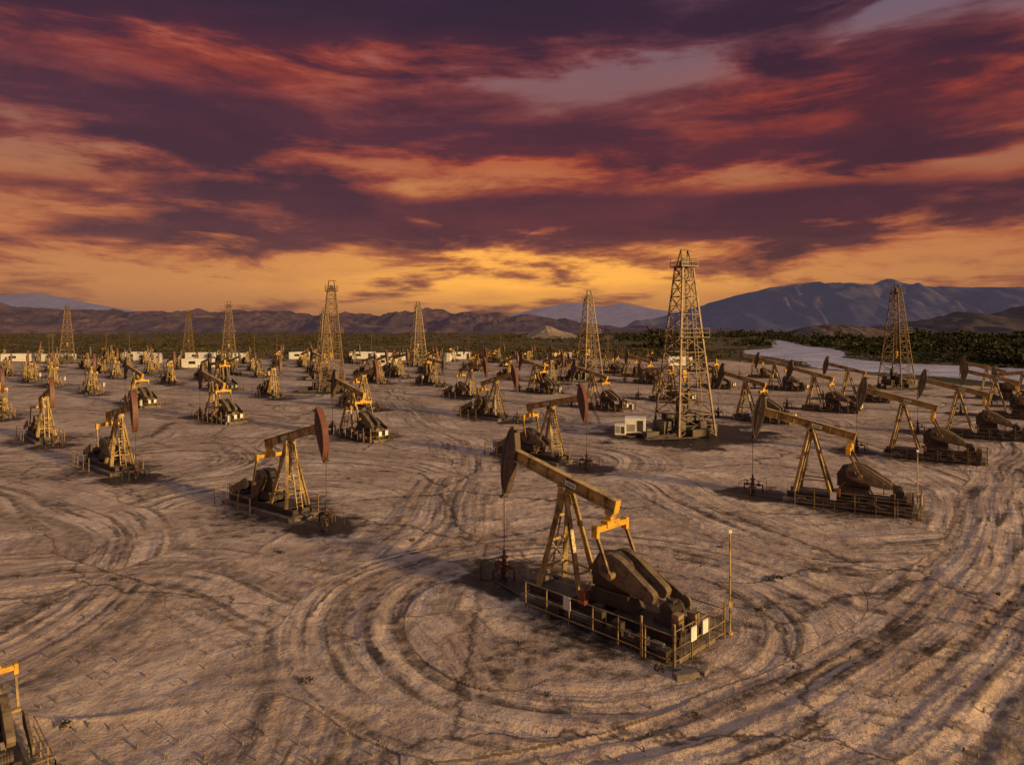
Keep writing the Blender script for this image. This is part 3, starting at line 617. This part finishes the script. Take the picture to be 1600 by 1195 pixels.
ridge('far_mountains',9500,1800,[(-1.3,.03),(-.9,.045),(-.74,.05),(-.685,.053),(-.62,.04),(-.56,.03),(-.5,.02),(-.3,.005),(-.1,.004),(-.055,.004),(0,.021),(.055,.034),(.093,.038),(.13,.032),(.157,.038),(.194,.032),(.222,.028),(.3,.02),(.5,.01),(1.3,.01)],MF,140,.0008,seed=5,jag=.0018)
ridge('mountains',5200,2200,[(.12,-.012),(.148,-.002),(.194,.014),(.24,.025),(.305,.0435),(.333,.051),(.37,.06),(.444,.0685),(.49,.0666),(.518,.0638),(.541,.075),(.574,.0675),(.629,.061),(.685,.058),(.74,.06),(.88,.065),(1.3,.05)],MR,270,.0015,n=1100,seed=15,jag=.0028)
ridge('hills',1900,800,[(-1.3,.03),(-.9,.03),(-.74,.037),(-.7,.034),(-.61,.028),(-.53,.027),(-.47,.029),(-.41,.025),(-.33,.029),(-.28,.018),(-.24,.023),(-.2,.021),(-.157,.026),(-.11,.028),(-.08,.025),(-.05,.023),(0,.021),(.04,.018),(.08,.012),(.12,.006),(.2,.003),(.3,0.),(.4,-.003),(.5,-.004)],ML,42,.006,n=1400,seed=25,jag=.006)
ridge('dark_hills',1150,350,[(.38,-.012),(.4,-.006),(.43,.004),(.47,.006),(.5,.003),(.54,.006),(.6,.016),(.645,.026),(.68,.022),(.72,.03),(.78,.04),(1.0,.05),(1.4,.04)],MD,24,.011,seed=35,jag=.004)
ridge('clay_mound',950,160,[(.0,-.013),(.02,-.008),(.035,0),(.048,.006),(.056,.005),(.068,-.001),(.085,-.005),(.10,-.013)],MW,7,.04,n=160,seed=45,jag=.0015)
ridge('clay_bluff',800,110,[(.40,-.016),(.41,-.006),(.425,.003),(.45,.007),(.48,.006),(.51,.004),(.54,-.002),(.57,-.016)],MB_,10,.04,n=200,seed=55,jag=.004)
# ---------------------------------------------------------------- vegetation
def leafmat(name,c1,c2,c3):
    m,g,b=newmat(name); P=g.n.new('ShaderNodeNewGeometry').outputs['Position']; n1=g.noise(P,.05,3,.6); n2=g.noise(P,1.5,2,.6)
    col=g.mix(g.sstep(n1,.4,.6),c1,c2); col=g.mix(g.sstep(n2,.52,.7),col,c3); g.l.new(col,b.inputs['Base Color']); b.inputs['Roughness'].default_value=.85; b.inputs['Specular IOR Level'].default_value=.1
    return m
def foliage(name,P,R,Hh,mat,per=42,lab=None):
    n=len(P); N=n*per; idx=np.repeat(np.arange(n),per)
    d=rng.normal(size=(N,3)); d/=np.linalg.norm(d,axis=1)[:,None]; rad_=rng.uniform(.55,1.05,N)
    lob=1+.3*np.sin(d[:,0]*5+idx*1.7)+.2*np.sin(d[:,1]*7+idx)
    c=np.column_stack([P[idx,0]+d[:,0]*R[idx]*rad_*lob,P[idx,1]+d[:,1]*R[idx]*rad_*lob,Hh[idx]*.48*(1+d[:,2]*rad_*lob)])
    c[:,2]=np.maximum(c[:,2],.03)
    s_=R[idx]*rng.uniform(.14,.30,N)
    a=rng.normal(size=(N,3)); a/=np.linalg.norm(a,axis=1)[:,None]; b_=np.cross(a,rng.normal(size=(N,3))); b_/=np.linalg.norm(b_,axis=1)[:,None]
    a*=s_[:,None]; b_*=(s_*.7)[:,None]
    V=np.stack([c-a-b_*.3,c-b_,c+a+b_*.2,c+b_],1).reshape(-1,3)
    F=np.arange(N*4).reshape(-1,4)
    me=bpy.data.meshes.new(name); me.vertices.add(len(V)); me.vertices.foreach_set('co',V.astype(np.float32).ravel()); me.loops.add(N*4); me.loops.foreach_set('vertex_index',F.ravel().astype(np.int32)); me.polygons.add(N); me.polygons.foreach_set('loop_start',(np.arange(N)*4).astype(np.int32)); me.update(calc_edges=True)
    me.materials.append(mat); o=link(name,me,kind='stuff'); o['label']=lab; return o
LM1=leafmat('olive_scrub_leaves',(.05,.045,.018),(.095,.07,.027),(.03,.028,.012))
LM2=leafmat('dark_green_leaves',(.022,.030,.012),(.048,.044,.018),(.014,.018,.009))
def inpad(x,y,mg=0): return (y<284-mg)&(x<padedge(x,y)-mg)
N=11000; y=np.exp(rng.uniform(np.log(150),np.log(2200),N)); x=rng.uniform(-.95,.95,N)*y
k=fbm(x*.012,y*.012,3,71)+rng.uniform(-.5,.5,N)*.4; rd=polydist(x,y,RIV)
ok=(~inpad(x,y,-3))&(k>.0)&(rd>3)&(x<60+y*.12)
P=np.column_stack([x,y])[ok]; R=rng.uniform(.5,1.8,len(P))*(1+P[:,1]/700); foliage('scrub_vegetation',P,R,R*rng.uniform(.6,1.1,len(P)),LM1,26,'dark olive scrub scattered over the plain beyond the field')
N=14000; y=np.exp(rng.uniform(np.log(95),np.log(1500),N)); x=rng.uniform(.1,1.0,N)*y
k=fbm(x*.02,y*.012,3,81)+rng.uniform(-.5,.5,N)*.3; rd=polydist(x,y,RIV)
ok=(~inpad(x,y,-4))&((k>-.05)|((rd<16)&(y>210)))&(rd>2)&(x>40+y*.04)
P=np.column_stack([x,y])[ok]; big=np.clip(1+1.9*fbm(P[:,0]*.03,P[:,1]*.02,2,83),.3,2.3); R=rng.uniform(.7,1.9,len(P))*(1+P[:,1]/700)*big; ra=P[:,0]/P[:,1]
nearriv=((ra>.28)&(P[:,1]<450)&(P[:,0]<170)&(P[:,1]>205))
front=(P[:,1]<=225)&(P[:,0]<140)
R=np.where(nearriv,np.minimum(R*.5,.9),R); R=np.where(front,np.minimum(R*.4,.5),R)
Hh=R*rng.uniform(.9,1.5,len(P)); Hh=np.where(nearriv,np.minimum(Hh,.7),Hh); Hh=np.where(front,np.minimum(Hh,.35),Hh)
foliage('riverside_thicket',P,R,Hh,LM2,36,'dark green bushes and trees along the river banks')
Pt=[(.8,25.6),(1.4,27.2),(.3,26.4),(5.2,24.4),(4.1,25.4),(10.5,29.5),(9.6,28.1),(24.5,42.5),(25.6,43.5),(-14,40.8)]
for i in range(30): Pt.append((rr.uniform(-30,30),rr.uniform(20,70)))
Pt=np.array(Pt); foliage('dry_grass_tufts',Pt,rng.uniform(.1,.25,len(Pt)),rng.uniform(.08,.2,len(Pt)),LM1,40,'sparse dry grass tufts on bare ground')
b=MB(); 
for i in range(1800):
    yy=18+62*rr.random()**1.6; xx=rr.uniform(-.78,.78)*yy; s_=rr.choice([.02,.03,.04,.06])*rr.uniform(.7,1.3); zc=.0
    vs=[(xx+s_*rr.uniform(.6,1.2)*math.cos(a),yy+s_*rr.uniform(.6,1.2)*math.sin(a),-.12) for a in (0,1.3,2.5,3.8,5)]
    tp=[(xx+(q[0]-xx)*.6,yy+(q[1]-yy)*.6,zc+s_*rr.uniform(.3,.9)) for q in vs]
    b.add(vs+tp,[(k_,(k_+1)%5,5+(k_+1)%5,5+k_) for k_ in range(5)]+[(5,6,7,8,9)])
o=link('gravel',b.mesh('gravel',[CONC]),kind='stuff'); o['label']='scattered small stones and clods on bare earth'
b=MB(); b.box((0,0,.08),(.9,.35,.22),0,Matrix.Rotation(.3,3,'Z')); b.box((.7,.3,.06),(.4,.3,.18),0,Matrix.Rotation(.9,3,'Z')); b.box((-.2,.4,.05),(.3,.22,.16),0)
link('broken_concrete',b.mesh('broken_concrete',[CONC],.03),None,(6.0,23.9,0),label='broken concrete blocks lying on dirt beside railing',category='rubble')
# ---------------------------------------------------------------- sky
w=bpy.data.worlds.new('World'); scene.world=w; w.use_nodes=True; g=G(w.node_tree); bg=g.n['Background']
try: w.cycles.sampling_method='MANUAL'; w.cycles.sample_map_resolution=256
except Exception: pass
d=g.n.new('ShaderNodeTexCoord').outputs['Generated']; x,y,z=g.sep(d)
hh=g.m('SQRT',g.m('ADD',g.m('MULTIPLY',x,x),g.m('MULTIPLY',y,y))); e=g.m('DIVIDE',z,g.m('MAXIMUM',hh,.02)); a=g.m('ARCTAN2',x,y)
den=g.m('ADD',g.m('MAXIMUM',z,0.),.12)
Pp=g.comb(g.m('DIVIDE',x,den),g.m('DIVIDE',y,den),g.m('MULTIPLY',z,1.5))
st=g.comb(g.m('MULTIPLY',x,3.2),g.m('MULTIPLY',y,3.2),g.m('MULTIPLY',z,16.))
n1=g.noise(Pp,.95,8,.60,.25); n2=g.noise(st,1.6,8,.60,.3); n3=g.noise(st,.6,2,.5)
wa=g.m('ADD',a,g.m('MULTIPLY',g.m('SUBTRACT',n1,.5),.45)); we=g.m('ADD',e,g.m('MULTIPLY',g.m('SUBTRACT',n3,.5),.06)); we=g.m('ADD',we,g.m('MULTIPLY',g.m('SUBTRACT',n2,.5),.08))
def blob(a0,e0,sa,se,wt,tilt=0.):
    p=g.m('DIVIDE',g.m('SUBTRACT',wa,a0),sa); ee=we if tilt==0 else g.m('SUBTRACT',we,g.m('MULTIPLY',g.m('SUBTRACT',wa,a0),tilt)); q=g.m('DIVIDE',g.m('SUBTRACT',ee,e0),se)
    return g.m('MULTIPLY',g.m('EXPONENT',g.m('MULTIPLY',g.m('ADD',g.m('MULTIPLY',p,p),g.m('MULTIPLY',q,q)),-1.)),wt)
D=g.m('ADD',.512,g.m('ADD',g.m('MULTIPLY',g.m('SUBTRACT',n1,.5),.85),g.m('MULTIPLY',g.m('SUBTRACT',n2,.5),.95)))
for B in[(-.5,.115,.28,.018,.22,.12),(-.2,.17,.22,.018,.2),(.1,.16,.24,.030,.22),(.38,.165,.28,.026,.2),(.52,.135,.2,.014,.14),
         (-.5,.285,.3,.035,.18),(-.02,.285,.25,.035,.17),(.35,.25,.28,.026,.15),(-.5,.43,.3,.05,.16),(0.,.44,.4,.045,.16),(.55,.33,.2,.02,.06),
         (-.5,.205,.22,.018,-.17),(-.05,.232,.22,.012,-.12),(.16,.35,.19,.016,-.16),(.57,.41,.16,.045,-.22),(.58,.2,.18,.014,-.18),(-.35,.365,.22,.018,-.09)]:
    D=g.m('ADD',D,blob(*B))
D=g.m('SUBTRACT',D,g.m('MULTIPLY',g.sstep(we,.115,.06),.12))
D=g.m('ADD',D,g.m('MULTIPLY',g.sstep(e,.2,.3),.03))
Rm=g.m('ADD',blob(-.4,.355,.3,.05,.9),g.m('ADD',blob(.5,.29,.28,.06,1.),g.m('ADD',blob(-.02,.235,.3,.035,.9),blob(-.1,.4,.25,.03,.5))))
opn=g.ramp(g.m('MULTIPLY',e,2.),[(0.,(.24,.105,.08)),(.05,(.33,.13,.07)),(.12,(.46,.18,.068)),(.25,(.48,.16,.058)),(.4,(.35,.12,.06)),(.6,(.21,.095,.095)),(.85,(.16,.11,.15)),(1.,(.20,.16,.21))])
gl=g.m('ADD',blob(.02,.085,.24,.040,1.1),g.m('ADD',blob(0,.055,.5,.055,.26),blob(-.1,.16,.4,.06,.40)))
opn=g.mix(gl,opn,(1.0,.43,.07))
opn=g.mix(g.m('MULTIPLY',Rm,.8),opn,(.48,.095,.026))
edge=g.ramp(g.m('MULTIPLY',e,2.),[(0.,(.27,.11,.07)),(.2,(.42,.11,.040)),(.4,(.30,.058,.03)),(.65,(.15,.04,.045)),(1.,(.09,.038,.062))])
edge=g.mix(Rm,edge,(.34,.043,.018))
drk=g.ramp(g.m('MULTIPLY',e,2.),[(0.,(.20,.09,.06)),(.15,(.17,.05,.04)),(.3,(.125,.027,.034)),(.5,(.088,.021,.034)),(.75,(.056,.016,.035)),(1.,(.042,.018,.037))])
drk=g.mix(g.m('MULTIPLY',Rm,.4),drk,(.18,.025,.022))
drk=g.mix(g.sstep(n1,.42,.64),drk,g.mix(.45,drk,(.020,.009,.022)))
c=g.mix(g.sstep(D,.35,.55),opn,edge); c=g.mix(g.sstep(D,.43,.69),c,drk)
c=g.mix(g.m('MULTIPLY',g.sstep(n2,.46,.68),.2),c,(.025,.01,.018))
c=g.mix(g.sstep(e,.6,1.1),c,(.34,.31,.33))  # added grey brightness overhead, out of view, to fill-light ground and tops
c=g.mix(g.sstep(e,-.002,-.03),c,(.10,.07,.055))
g.l.new(c,bg.inputs[0]); bg.inputs[1].default_value=1.0
sky=g.n.new('ShaderNodeTexSky'); sky.sky_type='NISHITA'; sky.sun_disc=False; sky.sun_elevation=math.radians(11); sky.sun_rotation=math.radians(127)
b2=g.n.new('ShaderNodeBackground'); g.l.new(sky.outputs[0],b2.inputs[0]); b2.inputs[1].default_value=.004
ad=g.n.new('ShaderNodeAddShader'); g.l.new(bg.outputs[0],ad.inputs[0]); g.l.new(b2.outputs[0],ad.inputs[1]); g.l.new(ad.outputs[0],g.n['World Output'].inputs[0])
el=math.radians(11); sd=Vector((.8*math.cos(el),-.6*math.cos(el),math.sin(el)))
sl=bpy.data.lights.new('sun','SUN'); sl.energy=5; sl.angle=math.radians(2.5); sl.color=(1.,.64,.25)
so=link('sun',sl); so.rotation_euler=sd.to_track_quat('Z','Y').to_euler()
cd=bpy.data.cameras.new('camera'); cd.lens=24.33; cd.sensor_width=36; cd.shift_y=-82.5/1600; cd.clip_end=40000; cd.clip_start=.5
co=link('camera',cd,None,(0,0,12),(math.radians(90),0,0)); scene.camera=co
scene.view_settings.view_transform='Standard'; scene.view_settings.look='None'; scene.view_settings.exposure=0
